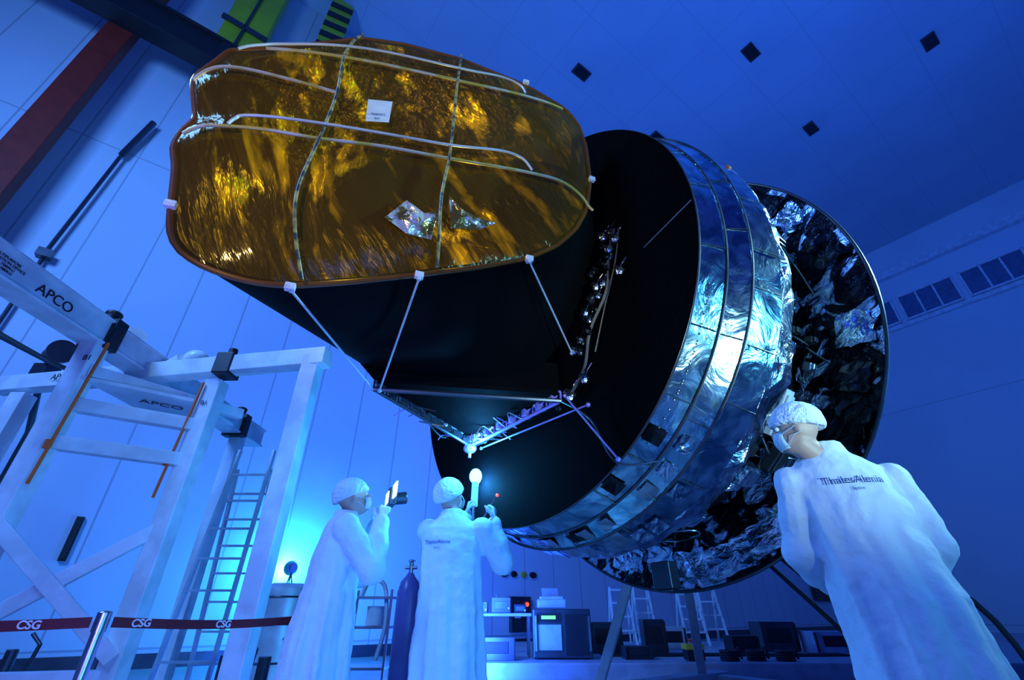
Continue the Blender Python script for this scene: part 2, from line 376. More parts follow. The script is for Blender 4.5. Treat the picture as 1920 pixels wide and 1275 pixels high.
for t0 in(-.35,-.55):
    for k in range(12):
        t=t0-.035*k;r_=1.745;g.ell(S(.11,r_*math.cos(t),r_*math.sin(t)),.006,.006,.006,seg=6,rg=4)
o=mk(g,'rivet_row','dsteel',sc);o['kind']='stuff'
for k in range(34):
    t=-.9-.055*k+random.uniform(-.03,.03);s0=random.choice([.05,.25,.42,.5]);r0=1.715 if s0<.2 else (1.79 if s0<.4 else (1.835 if s0<.45 else 1.862));g=G();rr=[]
    for u in range(3):
        rr.append([S(s0+u*.055,(r0+u*.024+.012+random.uniform(0,.008))*math.cos(t+v*.03),(r0+u*.024+.012+random.uniform(0,.008))*math.sin(t+v*.03)) for v in range(3)])
    g.loft(rr,0,False,False,closed=False);mk(g,'reflection_square',random.choice(['foil','steel','foil','dfoil']),sc)  # small squares stand in for checkered reflections on the lower bands
for s_,r_ in((-.003,1.742),(.2,1.792),(.35,1.867)):
    g=G();g.tube([S(s_+.01,r_*math.cos(2*math.pi*i/nn),r_*math.sin(2*math.pi*i/nn)) for i in range(nn)],.006,closed=True,seg=6)
    mk(g,'shield_edging','dsteel',sc,smooth=True)
g=G();g.beam(S(-.012,1.34,-.16),S(-.008,1.73,-.05),.006,.006,up=A);mk(g,'disc_seam','dsteel',sc)
g=G();n=110;rings=[]
prof=[(.60,1.86),(.63,1.89),(.72,1.90),(.82,1.88),(.92,1.84),(.95,1.74),(.9,1.6),(.88,1.4)]
for j,(s_,r_) in enumerate(prof):
    rg=[]
    for i in range(n):
        t=2*math.pi*(i+random.uniform(-.2,.2))/n
        q=.03*noise.noise(V((t*9,s_*5,0)))+.015*noise.noise(V((t*25,s_*12,3)))
        sj=0
        if j in(2,3,4,5): q+=.04*noise.noise(V((t*6,9,3)));sj=.10*noise.noise(V((math.cos(t)*4,math.sin(t)*4,7)))
        rg.append(S(s_+q*.6+sj,(r_+q)*math.cos(t),(r_+q)*math.sin(t)))
    rings.append(rg)
g.loft(rings,0,False,False);mk(g,'foil_skirt','foil',sc,smooth=False)
g=G()
def octr(r,s,ph=.2): return [S(s,r*math.cos(ph+math.pi*i/4),r*math.sin(ph+math.pi*i/4)) for i in range(8)]
g.loft([octr(1.64,.9),octr(1.66,1.2),octr(1.60,1.62)],0);mk(g,'service_module','dfoil',sc,bevel=.02,label='dark octagonal service module body')
for k in range(44):
    t=random.uniform(-2.7,1.2);s_=random.uniform(1.05,1.55);r_=1.62;g=G();nu,nv=5,5;sz=random.uniform(.04,.13);st=random.uniform(.04,.1)
    rot=random.uniform(-.6,.6)
    rr=[]
    for u in range(nu):
        row=[]
        for v in range(nv):
            du=(u/(nu-1)-.5)*st*2;dv=(v/(nv-1)-.5)*sz
            q=random.uniform(0,.03)
            tt=t+dv+du*rot
            row.append(S(s_+du+random.uniform(-.02,.02),(r_+q)*math.cos(tt),(r_+q)*math.sin(tt)))
        rr.append(row)
    g.loft(rr,0,False,False,closed=False);mk(g,'foil_patch',random.choice(['foil','dfoil','dfoil']),sc,solid=.006)
def scbox(name,s_,w_,z_,sx,sy,sz,m,parent=sc,bev=.008):
    t=math.atan2(z_,w_);er=N*math.cos(t)+Z*math.sin(t);et=-N*math.sin(t)+Z*math.cos(t)
    g=G();g.box(S(s_,w_,z_),sx,sy,sz,(A,er,et));g.box(S(s_,w_,z_)+er*(sy/2+.01),sx*.8,.02,sz*.8,(A,er,et));return mk(g,name,m,parent,bevel=bev)
scbox('equipment_box',1.15,1.38,-1.07,.10,.06,.34,'white')
scbox('equipment_box',1.1,1.56,-.65,.16,.08,.12,'foil')
scbox('equipment_box',1.1,1.05,-1.42,.2,.1,.16,'foil')
scbox('equipment_box',1.05,.6,-1.63,.2,.1,.18,'foil')
scbox('equipment_box',1.3,1.2,-1.32,.1,.08,.2,'dsteel')
scbox('equipment_box',1.2,1.70,.35,.2,.08,.25,'dsteel')
scbox('equipment_box',1.3,1.42,.96,.2,.08,.2,'dsteel')
for k in range(14):
    t=random.uniform(-2.3,.7);s_=random.uniform(1.0,1.5);scbox('equipment_box',s_,1.72*math.cos(t),1.72*math.sin(t),random.uniform(.05,.14),.06,random.uniform(.05,.16),random.choice(['dsteel','black','steel']))
scbox('orange_bracket',.66,1.74,.70,.045,.05,.05,'orange')
for k in range(22):
    t0=random.uniform(-2.2,.8);pts=[]
    for j in range(5): pts.append(S(.95+.16*j,(1.72+random.uniform(0,.05))*math.cos(t0+random.uniform(-.1,.1)),(1.72+random.uniform(0,.05))*math.sin(t0+random.uniform(-.1,.1))))
    g=G();g.tube(spl(pts,4),.007,seg=6);mk(g,'wire_harness',random.choice(['black','steel','dsteel']),sc,smooth=True)
disc('solar_panel_disc',2.1,1.66,.05,'patch','black',0,lab='round base disc with patched silver and black foil face')
g=G();g.tube([S(1.66,2.11*math.cos(2*math.pi*i/nn),2.11*math.sin(2*math.pi*i/nn)) for i in range(nn)],.014,closed=True);mk(g,'disc_edging','dsteel',sc,smooth=True)
for (w_,z_,m_) in [(1.78,.75,'foil'),(1.92,.3,'dfoil'),(1.88,-.45,'foil'),(1.6,-1.15,'dfoil'),(1.1,-1.6,'foil'),(.79,-1.78,'foil'),(.13,-1.92,'foil'),(-.5,-1.82,'foil'),(1.35,1.4,'dfoil'),(.5,-1.9,'foil'),(1.75,-.8,'dfoil'),(1.6,1.1,'dfoil'),(-.15,-1.85,'foil'),(1.35,-1.4,'dfoil')]:
    g=G();t=math.atan2(z_,w_);rr=[];sw=random.uniform(.12,.24)
    for u in range(6):
        rr.append([S(1.645-random.uniform(0,.03),w_-math.sin(t)*(v/5-.5)*sw*2+math.cos(t)*(u/5-.5)*.22+random.uniform(-.02,.02),z_+math.cos(t)*(v/5-.5)*sw*2+math.sin(t)*(u/5-.5)*.22+random.uniform(-.02,.02)) for v in range(6)])
    g.loft(rr,0,False,False,closed=False);mk(g,'foil_sheet',m_,sc,solid=.006)
scbox('hanging_box',1.4,.05,-2.0,.12,.2,.18,'dsteel')
P1=S(-1.22,0,-1.03);P2=S(-.13,.57,-1.03);P3=S(-.35,-.22,-1.18)
g=G();g.tube([P1,P2],.017);mk(g,'cross_tube','dsteel',sc,smooth=True)
def truss(p,q,h,m,nb=7,r=.012):
    g=G();d=Z*h
    g.tube([p,q],r);g.tube([p+d,q+d],r)
    for i in range(nb):
        a_=p.lerp(q,i/nb);b_=p.lerp(q,(i+1)/nb)
        g.tube([a_,b_+d],r*.5,seg=5);g.tube([a_,a_+d],r*.6,seg=5)
        g.box((a_+b_)/2+d*.5,.06,.03,.05,(A,N,Z))
    g.tube([q,q+d],r*.6);return mk(g,'truss_rail',m,sc)
truss(P3,P2,.07,'purple');truss(P1,P3,.06,'dsteel',9)
truss(P3+Z*.01+A*.05,P2+A*.06+Z*.04,.05,'dsteel',6,.008)
g=G();g.prism([P1+Z*.05,P2+Z*.05,P3+Z*.06],Z*.03);g.loft([[P1+Z*.06,P2+Z*.06,P3+Z*.08],[S(-1.4,-.1,-.75),S(-.08,.5,-.7),S(-.45,-.3,-.75)]]);mk(g,'support_panel','baffle',sc)
def rod(p,q,r=.0062,m='alu'):
    g=G();g.tube([p,q],r);g.ell(p,.013,.013,.013);g.ell(q,.016,.016,.016);return mk(g,'support_rod',m,sc,smooth=True)
rod(PR(-1.91,-.99,.02),P1);rod(PR(-1.37,-.79,.03),P1+A*.03+N*.03-Z*.01);rod(PR(-.78,-.49,.02),S(-.1,.68,-.7))
rod(S(-.12,.6,-1.0),S(-.03,.92,-1.49),.006,'purple');rod(P3+A*.1,S(-.06,.75,-1.1),.006,'purple')
hw=[(1.14,.09),(1.17,.0),(1.1,-.12),(1.08,-.2),(1.02,-.3),(.97,-.38),(.93,-.46),(.86,-.52),(.85,-.6),(.78,-.66),(.75,-.72),(1.18,-.3),(.79,-.95),(.62,-1.0),(.5,-1.04)]
hw+=[(1.12+random.uniform(-.06,.06)-.4*u,.1-.85*u+random.uniform(-.05,.05)) for u in [i/14 for i in range(14)]]
for k,(w_,z_) in enumerate(hw):
    g=G();c=S(-.07-random.uniform(0,.05),w_,z_);f_=random.uniform(.6,1.1)
    g.ell(c,.03*f_,.025*f_,.04*f_,mi=0,seg=7,rg=5);g.box(c+Z*.02,.05*f_,.03*f_,.06*f_,(A,(N+Z).normalized(),(Z-N).normalized()),k%2)
    g.tube([c,c+V((.03,.02,.08)),c+V((.06,0,.12))],.005,seg=5);mk(g,'hardware_bracket',[random.choice(['foil','dfoil']),'steel'],sc)
for pts,r in(([S(-.06,1.16,.12),S(-.09,1.1,-.1),S(-.07,1.03,-.35),S(-.09,.86,-.6),S(-.07,.75,-.85),S(-.1,.6,-1.02)],.012),([S(-.06,1.2,.1),S(-.05,1.12,-.15),S(-.05,.98,-.45),S(-.05,.85,-.75)],.006),([P3,P3+V((-.1,0,.12)),P3+V((-.2,-.05,.05)),P1.lerp(P3,.5)],.006),([P2,S(-.05,.75,-1.2),S(-.03,.9,-1.5),S(.1,1.1,-1.52)],.006)):
    g=G();g.tube(spl(pts),r);mk(g,'wire_harness','dsteel',sc,smooth=True)
for k in range(18):   # small looped wires around the apex and rails
    a_=P3.lerp(random.choice([P1,P2]),random.uniform(0,.8));b_=a_+V((random.uniform(-.12,.12),random.uniform(-.06,.06),random.uniform(.0,.12)));c_=a_+V((random.uniform(-.2,.2),0,random.uniform(-.05,.08)))
    g=G();g.tube(spl([a_,b_,c_],5),.004,seg=5);mk(g,'wire_harness',random.choice(['steel','dsteel','purple']),sc,smooth=True)
for t in(.05,.1,.18,.25,.35,.45,.6,.75,.9):
    g=G();c=P3.lerp(P2,t)+Z*.06;g.ell(c,.028,.025,.025,seg=8,rg=6);g.cyl(c,c+Z*.05,.012,seg=10);mk(g,'fitting',random.choice(['foil','steel','dfoil']),sc)
for t in(.08,.15,.3,.5,.7,.85):
    g=G();c=P3.lerp(P1,t)+Z*.05;g.ell(c,.025,.02,.022,seg=8,rg=6);g.cyl(c,c+Z*.05,.01,seg=10);mk(g,'fitting',random.choice(['steel','dfoil']),sc)
g=G();g.ell(P3-Z*.02,.05,.04,.04,seg=10,rg=7);g.box(P3+V((.04,0,.05)),.1,.07,.05);g.tube([P3,P3-Z*.09],.012);mk(g,'apex_fitting','purple',sc)

# ------------------------------------------------------------------ protective cover
pc=link(bpy.data.objects.new('protective_cover',None));pc.location=PR(-1.5,-.97);par(pc,sc);pc['label']='amber transparent film cover on taped tube frame'
g=G();rings=[]
nk=26
for j in range(nk):
    k=1-j/(nk-1)*.985
    rg=[]
    for i in range(NA):
        ph=2*math.pi*i/NA;r=RS[i]*k;s_=RC[0]+r*math.cos(ph);z_=RC[1]+r*math.sin(ph)
        d=.004+.1*(1-k**5)
        am=min(1,(1-k)*6)
        d+=am*(.014*noise.noise(V((s_*2.2,z_*2.2,1)))+.006*noise.noise(V((s_*7,z_*4,5)))+.008*abs(noise.noise(V(((s_+z_)*6,(s_-z_)*1.3,9)))))
        rg.append(PR(s_,z_,d))
    rings.append(rg)
g.loft(rings,0,False,True);mk(g,'film','film',pc,smooth=True,label='amber transparent crinkled film')
def ontube(name,pts,m,r=.011,off=.034):
    P=spl([(s_,z_,0) for s_,z_ in pts]);g=G();g.tube([PR(p.x,p.y,bulge(p.x,p.y)+off) for p in P],r);return mk(g,name,m,pc,smooth=True)
ontube('frame_tube',[(-2.54,-.23),(-2.47,-.17),(-2.38,-.16),(-2.18,-.13),(-1.96,-.10),(-1.65,-.02),(-1.29,.04),(-1.04,.09),(-.8,.14),(-.58,.18),(-.42,.15),(-.33,.08)],'tube',.009)
ontube('frame_tube',[(-2.36,-.16),(-2.34,-.11),(-2.29,-.07),(-1.98,.0),(-1.65,.07),(-1.30,.14),(-1.01,.23),(-.87,.23),(-.80,.15)],'alu',.008,.05)
ontube('frame_tube',[(-2.38,.60),(-2.2,.66),(-1.97,.71),(-1.28,.86),(-.84,.98),(-.51,1.06)],'tube',.009)
ontube('frame_tube',[(-2.50,.52),(-2.41,.62),(-2.31,.70),(-1.98,.84),(-1.29,1.01),(-1.01,1.12),(-.86,1.11),(-.82,1.01)],'alu',.008,.045)
ontube('frame_tube',[(-2.63,.20),(-2.58,.29),(-2.49,.33),(-2.23,.32),(-1.95,.32)],'tube',.009)
ontube('frame_rib',[(-1.94,1.17),(-1.98,.77),(-1.95,.30),(-1.96,-.10),(-1.98,-.48),(-1.94,-.73),(-1.87,-.94)],'tape',.009,.036)
ontube('frame_rib',[(-1.28,1.37),(-1.30,.82),(-1.30,.10),(-1.32,-.30),(-1.29,-.70)],'tape',.009,.036)
for (s_,z_) in [(-1.91,-.98),(-1.37,-.76),(-.78,-.47),(-2.46,-.66),(-.77,1.35),(-.30,.42)]:
    g=G();g.box(PR(s_,z_,.02),.045,.03,.036,((A+N*.3).normalized(),(N-A*.3).normalized(),Z));g.cyl(PR(s_,z_,-.02),PR(s_,z_,.04),.009,seg=8);mk(g,'bracket','white',pc,bevel=.005)
cp=[(-1.79,.36),(-1.66,.41),(-1.655,.21),(-1.775,.16)]
g=G();g.add([PR(s_,z_,.135) for s_,z_ in cp],[(0,1,2,3)]);mk(g,'label_card','white',pc,solid=.003)
text('ThalesAlenia',PR(-1.72,.24,.145),(PR(-1.66,.26)-PR(-1.78,.21)),Z,.016,'text',pc)
text('Space',PR(-1.72,.20,.145),(PR(-1.66,.22)-PR(-1.78,.17)),Z,.014,'text',pc)
for pts in ([(-1.58,-.52),(-1.49,-.36),(-1.38,-.42),(-1.32,-.37),(-1.34,-.56),(-1.46,-.57)],[(-1.28,-.25),(-1.22,-.35),(-1.0,-.33),(-1.10,-.42),(-1.25,-.46)]):
    g=G();n=len(pts);cs=sum(p[0] for p in pts)/n-.02;cz=sum(p[1] for p in pts)/n+.01
    vs=[PR(s_,z_,bulge(s_,z_)+random.uniform(.014,.03)) for s_,z_ in pts]+[PR(cs,cz,bulge(cs,cz)+.05)]+[PR(cs+(s_-cs)*.45,cz+(z_-cz)*.5,bulge(cs,cz)+random.uniform(.015,.045)) for s_,z_ in pts]
    fs=[]
    for i in range(n):
        k=(i+1)%n;fs+=[(i,k,n+1+k),(i,n+1+k,n+1+i),(n+1+i,n+1+k,n)]
    g.add(vs,fs);mk(g,'gathered_film_glint','plastic',pc)  # bright facets shaped as highlights on the gathered film

# ------------------------------------------------------------------ spacecraft stand
st=thing('integration_stand','heavy steel tilting trolley carrying the spacecraft from its base disc','stand',S(2.6,0,-3.194))
zc=-3.194
g=G();g.cyl(S(1.72,0,0),S(1.95,0,0),1.2,seg=48);g.cyl(S(1.95,0,0),S(2.45,0,0),.6,seg=40);mk(g,'adapter_ring','dsteel',st,smooth=True)
g=G();g.box(S(2.4,0,-.3),.5,1.1,1.5,(A,N,Z));mk(g,'tilt_head','dsteel',st,bevel=.03)
for w_ in(-1.0,1.0):
    g=G();g.beam(S(2.4,w_*.45,-.7),S(1.9,w_*1.3,zc+.32),.09,.09);mk(g,'leg','plat',st,bevel=.01)
    g=G();g.beam(S(2.4,w_*.45,-.7),S(3.6,w_*1.3,zc+.32),.1,.1);mk(g,'leg','plat',st,bevel=.01)
    g=G();g.beam(S(1.6,w_*1.3,zc+.22),S(4.0,w_*1.3,zc+.22),.2,.2);mk(g,'base_rail','plat',st,bevel=.01)
for s_ in(1.75,3.8):
    g=G();g.beam(S(s_,-1.3,zc+.22),S(s_,1.3,zc+.22),.16,.16);mk(g,'base_crossbar','plat',st,bevel=.01)
    for w_ in(-1.25,1.25):
        g=G();g.cyl(S(s_,w_-.05,zc+.1),S(s_,w_+.05,zc+.1),.1,seg=20);mk(g,'caster','black',st)
for k in range(7):
    g=G();g.tube(spl([S(1.8,.5+.12*k,-1.7),S(1.9,.9+.15*k,-2.2),S(2.0,1.4+.1*k,-2.8),S(2.2,1.8+.1*k,-3.15)]),.016);mk(g,'cable','black',st,smooth=True)

# ------------------------------------------------------------------ gantry
ga=thing('lifting_gantry','white steel lifting frame with braced legs and black clamps','gantry',(-3.2,3.9,0))
L1=V((-2.85,4.0,0));L2=V((-1.86,3.77,0));L3=V((-3.7,3.5,0));L4=V((-5.0,4.3,0));L5=V((-3.73,6.0,0))
for P_,h in((L1,2.85),(L2,3.0),(L3,2.98),(L4,2.85),(L5,2.98)):
    g=G();g.beam(P_+Z*.1,P_+Z*h,.15,.15,up=V((0,1,0)));g.box(P_+Z*.06,.3,.3,.03);g.cyl(P_+V((-.04,0,.05)),P_+V((.04,0,.05)),.05);mk(g,'leg','white',ga,bevel=.008)
g=G();g.beam((-3.73,1.6,3.1),(-3.73,6.45,3.1),.18,.22);g.beam((-3.73,1.6,3.21),(-3.73,6.45,3.21),.24,.025);g.beam((-3.73,1.6,2.99),(-3.73,6.45,2.99),.24,.025);mk(g,'top_beam','white',ga,bevel=.008)
g=G();g.beam((-1.72,3.74,2.98),(-5.4,4.38,2.98),.14,.17);mk(g,'cross_beam','white',ga,bevel=.008)
for p_ in((-3.73,3.55,3.1),(-3.73,5.9,3.1)):
    g=G();g.box(p_,.28,.13,.3);g.cyl(V(p_)+Z*.15,V(p_)+Z*.22,.06);g.ell(V(p_)+Z*.23,.07,.07,.04);mk(g,'clamp','black',ga,bevel=.01)
g=G();g.box((-2.75,3.92,2.98),.16,.2,.22);g.cyl((-2.75,3.92,3.08),(-2.75,3.92,3.17),.04);mk(g,'clamp','black',ga,bevel=.01)
for z_ in(2.42,2.1,.55):
    g=G();g.beam(L3+Z*z_,L1+Z*(z_-.02),.1,.11);mk(g,'strut','white',ga,bevel=.006)
g=G();g.beam(L1+Z*1.55,L3+Z*.75,.08,.1);mk(g,'brace','white',ga,bevel=.006)
g=G();g.beam(L1+V((.01,-.06,.65)),L3+V((.01,-.06,1.5)),.08,.1);mk(g,'brace','white',ga,bevel=.006)
g=G();g.beam(L3+V((.05,0,2.72)),(-2.9,4.6,2.75),.08,.1);g.prism([(-3.62,3.45,2.62),(-2.95,3.95,2.62),(-2.95,4.6,2.62),(-3.62,4.4,2.62)],(0,0,.03));mk(g,'gusset_plate','white',ga)
text('APCO',(-3.635,2.95,3.08),(0,1,0),(0,0,1),.12,'black',ga)
text('APCO',(-3.3,4.0,2.612),(.8,.6,0),(.6,-.8,0),.13,'black',ga)
text('APCO',(-4.55,4.14,2.98),(.985,-.171,0),(0,0,1),.09,'black',ga)
text('MULTIPURPOSE\nINTEGRATION DEVICE\nSWL 7000KG\nTARE 980KG',(-3.635,2.52,3.09),(0,1,0),(0,0,1),.030,'black',ga)
text('B1',(-3.62,3.41,2.8),(1,0,0),(0,0,1),.07,'black',ga);text('B1',(-2.85,3.915,2.6),(1,0,0),(0,0,1),.06,'black',ga)
text('TROLLEY',(-3.46,3.41,1.0),(0,0,1),(-1,0,0),.06,'black',ga)
for p_,z0,z1 in((L3+V((.13,-.08,0)),1.75,2.95),(L1+V((-.12,-.1,0)),1.75,2.8)):
    g=G();g.beam(p_+Z*z0,p_+V((.06,0,0))+Z*z1,.012,.022,up=V((0,1,0)));g.box(p_+Z*(z0+.3),.04,.03,.07);mk(g,'ratchet_strap','orange',ga)
for k in range(2):
    g=G();g.tube([V((-3.95-.1*k,2.0,2.8)),V((-3.9,3.4,2.75)),V((-3.9,4.6,2.9))],.02);mk(g,'cable','dsteel',ga)
g=G();g.cyl((-3.9,3.95,3.2),(-3.7,3.85,3.3),.09);g.cyl((-3.55,4.2,3.12),(-3.4,4.15,3.18),.07);g.ell((-3.3,4.2,3.2),.12,.12,.1);mk(g,'winch','white',ga,smooth=True)
ld=thing('step_ladder','tall silver aluminium ladder standing behind the white frame','ladder',(-2.85,5.0,0))
for y0,y1,z1 in((4.85,5.05,2.5),(5.5,5.1,2.3)):
    for x0,x1 in((-3.14,-3.06),(-2.62,-2.68)):
        g=G();g.beam((x0,y0,0),(x1,y1,z1),.025,.05,up=V((0,1,0)));mk(g,'rail','alu',ld)
    for k in range(1,9):
        t=k/9;g=G();g.beam((-3.14+.08*t,y0+(y1-y0)*t,z1*t),(-2.62-.06*t,y0+(y1-y0)*t,z1*t),.03,.02);mk(g,'rung','alu',ld)
g=G();g.cyl((-6.2,5.4,3.9),(-5.9,5.2,3.85),.12);g.cyl((-5.9,5.2,3.85),(-5.83,5.15,3.84),.15);g.tube([(-6.2,5.4,3.9),(-6.4,5.6,3.6),(-6.5,5.9,3.0),(-6.5,5.9,0)],.04);g.box((-6.3,5.5,3.7),.2,.2,.2)
mk(g,'flood_light','dsteel',smooth=True,label='unlit round flood light on a tall pole mount',cat='lamp')

# ------------------------------------------------------------------ barrier
for (x,y) in((-1.97,2.57),(-3.4,2.05),(-1.36,3.62)):
    po=thing('barrier_post','polished steel crowd barrier post with retractable belt head','barrier post',(x,y,0),'barrier posts')
    g=G();g.tube([(x,y,.01),(x,y,.92)],.025,seg=20);mk(g,'post','steel',po,smooth=True)
    g=G();g.cyl((x,y,.86),(x,y,.94),.03,seg=20);g.ell((x,y,.94),.03,.03,.01);mk(g,'belt_head','steel',po,smooth=True)
    g=G();g.cyl((x,y,0),(x,y,.03),.17,seg=32);g.cyl((x,y,.03),(x,y,.05),.12,seg=32,r2=.04);mk(g,'foot','dsteel',po,smooth=True)
def belt(p,q,ts):
    p=V(p);q=V(q);e=thing('barrier_belt','dark red retractable barrier belt printed with white letters','belt',(p+q)/2)
    g=G();n=12;d=(q-p);nv=d.cross(Z).normalized()
    rr=[[p+d*(i/n)+Z*(zz-.02*math.sin(math.pi*i/n))+nv*.0015*s_ for zz,s_ in((-.022,-1),(.022,-1),(.022,1),(-.022,1))] for i in range(n+1)]
    g.loft(rr);mk(g,'webbing','red',e)
    for t in ts:
        c=p+d*t-Z*.02*math.sin(math.pi*t)+nv*(.004);text('CSG',(c.x,c.y,c.z),d,Z,.047,'wtext',e,bold=.0012)
belt((-1.948,2.61,.9),(-1.385,3.58,.9),(.115,.5))
belt((-3.36,2.065,.9),(-2.01,2.555,.9),(.3,.84))

# ------------------------------------------------------------------ background equipment
def stool_ladder(x,y,z0,h,w,label):
    e=thing('step_ladder',label,'ladder',(x,y,z0))
    for sx in(-1,1):
        g=G();g.beam((x+sx*w/2,y-.3,z0),(x+sx*w/2*.8,y,z0+h),.04,.06,up=V((0,1,0)));g.beam((x+sx*w/2,y+.35,z0),(x+sx*w/2*.8,y+.05,z0+h),.03,.05,up=V((0,1,0)));mk(g,'frame','white',e)
    for k in range(1,5):
        t=k/4.2;g=G();g.box((x,y-.3+.3*t,z0+h*t),w*(1-.2*t),.1,.035);mk(g,'step','white',e)
stool_ladder(2.55,12.5,.275,1.15,.5,'small white step ladder on the platform');stool_ladder(4.1,12.3,.275,1.05,.5,'small white step ladder behind the trolley')
stool_ladder(4.9,13.2,.275,1.2,.5,'small white step ladder behind the trolley');stool_ladder(3.3,13.4,.275,1.3,.45,'small white step ladder on the platform')
rk=thing('instrument_rack','black instrument rack with green lit display and white panel','rack',(.85,9.35,.25))
g=G();g.box((.85,9.4,.62),.98,.6,.7);mk(g,'body','dsteel',rk,bevel=.015)
g=G();g.box((.62,9.09,.84),.4,.02,.13);mk(g,'display','black',rk)
g=G();g.box((.62,9.075,.845),.24,.01,.05);mk(g,'readout','led',rk)
g=G();g.box((.62,9.09,.56),.42,.02,.36);mk(g,'panel','plat',rk)
g=G();g.box((1.08,9.09,.6),.36,.02,.58);mk(g,'drawer_front','black',rk)
for sx in(.4,1.3):
    g=G();g.box((sx,9.06,.62),.03,.05,.5);mk(g,'handle','steel',rk)
pr=thing('printer','white desktop printer with raised paper tray on the rack','printer',(.7,9.4,.97))
g=G();g.box((.7,9.4,1.05),.5,.4,.14);g.box((.7,9.35,1.14),.42,.3,.05);mk(g,'body','plat',pr,bevel=.02)
g=G();g.beam((.7,9.55,1.12),(.7,9.7,1.3),.3,.01);mk(g,'paper_tray','plat',pr)
tb_=thing('workbench','grey steel workbench carrying small instruments','table',(-.2,9.8,.25))
g=G();g.box((-.25,9.8,.88),1.2,.6,.05);mk(g,'top','plat',tb_,bevel=.01)
for sx in(-.8,.3):
    for sy in(9.55,10.05):
        g=G();g.beam((sx,sy,.25),(sx,sy,.86),.05,.05);mk(g,'leg','dsteel',tb_)
for i,(x,w,h,m) in enumerate([(-.6,.3,.18,'dsteel'),(-.2,.35,.25,'dsteel'),(.15,.22,.14,'black')]):
    g=G();g.box((x,9.8,.905+h/2),w,.3,h,mi=0);g.box((x,9.645,.905+h/2),w*.7,.012,h*.5,mi=1);g.cyl((x+w*.4,9.65,.905+h*.3),(x+w*.4,9.63,.905+h*.3),.02,2,seg=12)
    mk(g,'test_instrument',[m,'glass','steel'],bevel=.006,label='small boxed test instrument on the steel workbench',cat='instrument')
def sbox(name,x,y,z,sx,sy,sz,m,label,cat,m2='black'):
    g=G();g.box((x,y,z+sz/2),sx,sy,sz,mi=0);g.box((x,y-sy/2-.005,z+sz*.55),sx*.7,.012,sz*.5,mi=1)
    for k in(-1,1): g.box((x+k*sx*.48,y-sy/2-.02,z+sz/2),.03,.05,sz*.9,mi=1)
    return mk(g,name,[m,m2],bevel=.008,label=label,cat=cat)
DK='grey equipment case with dark front panel'
sbox('equipment_case',-.3,9.1,.25,.7,.4,.32,'dsteel',DK,'case')
sbox('equipment_case',1.8,10.6,.25,.6,.5,.5,'dsteel',DK,'case')
sbox('equipment_case',6.3,10.6,.25,1.1,.5,.35,'plat','pale grey equipment case on the platform','case')
sbox('equipment_case',5.3,11.0,.25,.7,.5,.5,'dsteel',DK,'case')
sbox('equipment_case',3.4,11.6,.25,.5,.4,.4,'plat','pale grey equipment case on the platform','case')
sbox('equipment_case',7.6,11.4,.25,.7,.5,.8,'dsteel',DK,'case')
sbox('equipment_case',2.1,9.3,.25,.45,.35,.18,'black',DK,'case')
sbox('equipment_case',2.7,10.4,.25,.4,.35,.55,'dsteel',DK,'case')
sbox('equipment_case',4.4,10.5,.25,.5,.4,.28,'black',DK,'case')
es=thing('emergency_stop_box','yellow emergency stop box with red mushroom button','switch',(2.95,8.95,.25))
g=G();g.box((2.95,8.95,.33),.28,.24,.14);mk(g,'base','black',es,bevel=.01)
g=G();g.box((2.95,8.95,.44),.3,.26,.08);mk(g,'housing','yel',es,bevel=.015)
g=G();g.cyl((2.95,8.95,.48),(2.95,8.95,.52),.04);g.ell((2.95,8.95,.53),.07,.07,.03);mk(g,'button','redp',es,smooth=True)
for i,(x,y) in enumerate([(3.5,8.9),(3.95,8.95),(4.4,8.9)]):
    g=G()
    for k in range(4): g.tube([V((x,y,.272+.035*k))+V((math.cos(t*.524)*.13,math.sin(t*.524)*.13,0)) for t in range(12)],.02,closed=True)
    g.tube(spl([(x+.13,y,.4),(x+.17,y-.02,.42),(x+.17,y-.06,.28)]),.02)
    mk(g,'cable_coil','black',smooth=True,label='black coiled cable lying on the platform',cat='cable',group='cable coils')
for k in range(4):
    g=G();y=9.7+.12*k;g.tube(spl([(1.6,y,.265),(2.6,y-.05+.03*k,.265),(3.6,y+.05,.265),(4.8,y-.05,.265),(6.0,y+.05,.265)]),.014);mk(g,'floor_cable','black',smooth=True,label='black cable run trailing across the platform',cat='cable',group='floor cables')
gc=thing('gas_cylinder','violet-blue high pressure gas cylinder with brass valve','gas cylinder',(-1.35,6.8,0))
prof=[(0,.13),(.02,.145),(1.15,.145),(1.27,.12),(1.34,.06),(1.38,.035)]
g=G();g.loft([[V((-1.35+r*math.cos(t*.2618),6.8+r*math.sin(t*.2618),z)) for t in range(24)] for z,r in prof]);mk(g,'body','cyl',gc,smooth=True)
g=G();g.cyl((-1.35,6.8,1.37),(-1.35,6.8,1.5),.03);g.cyl((-1.43,6.8,1.44),(-1.27,6.8,1.44),.022);g.ell((-1.35,6.8,1.52),.05,.05,.02);mk(g,'valve','steel',gc,smooth=True)
tr=thing('service_trolley','small steel service trolley with shelves and hoses','trolley',(-1.95,7.4,0))
for z_ in(.3,.75,1.1):
    g=G();g.box((-1.95,7.4,z_),.6,.45,.03);mk(g,'shelf','steel',tr)
for sx in(-2.24,-1.66):
    for sy in(7.2,7.6):
        g=G();g.beam((sx,sy,.02),(sx,sy,1.2),.03,.03);mk(g,'post','steel',tr)
g=G();g.tube(spl([(-2.1,7.3,1.12),(-2.0,7.25,1.3),(-1.8,7.3,1.25),(-1.7,7.2,.8),(-1.75,7.1,.4)]),.03);mk(g,'hose','alu',tr,smooth=True)
g=G();g.cyl((-1.9,7.4,.77),(-1.9,7.4,1.0),.12);mk(g,'canister','white',tr,smooth=True)
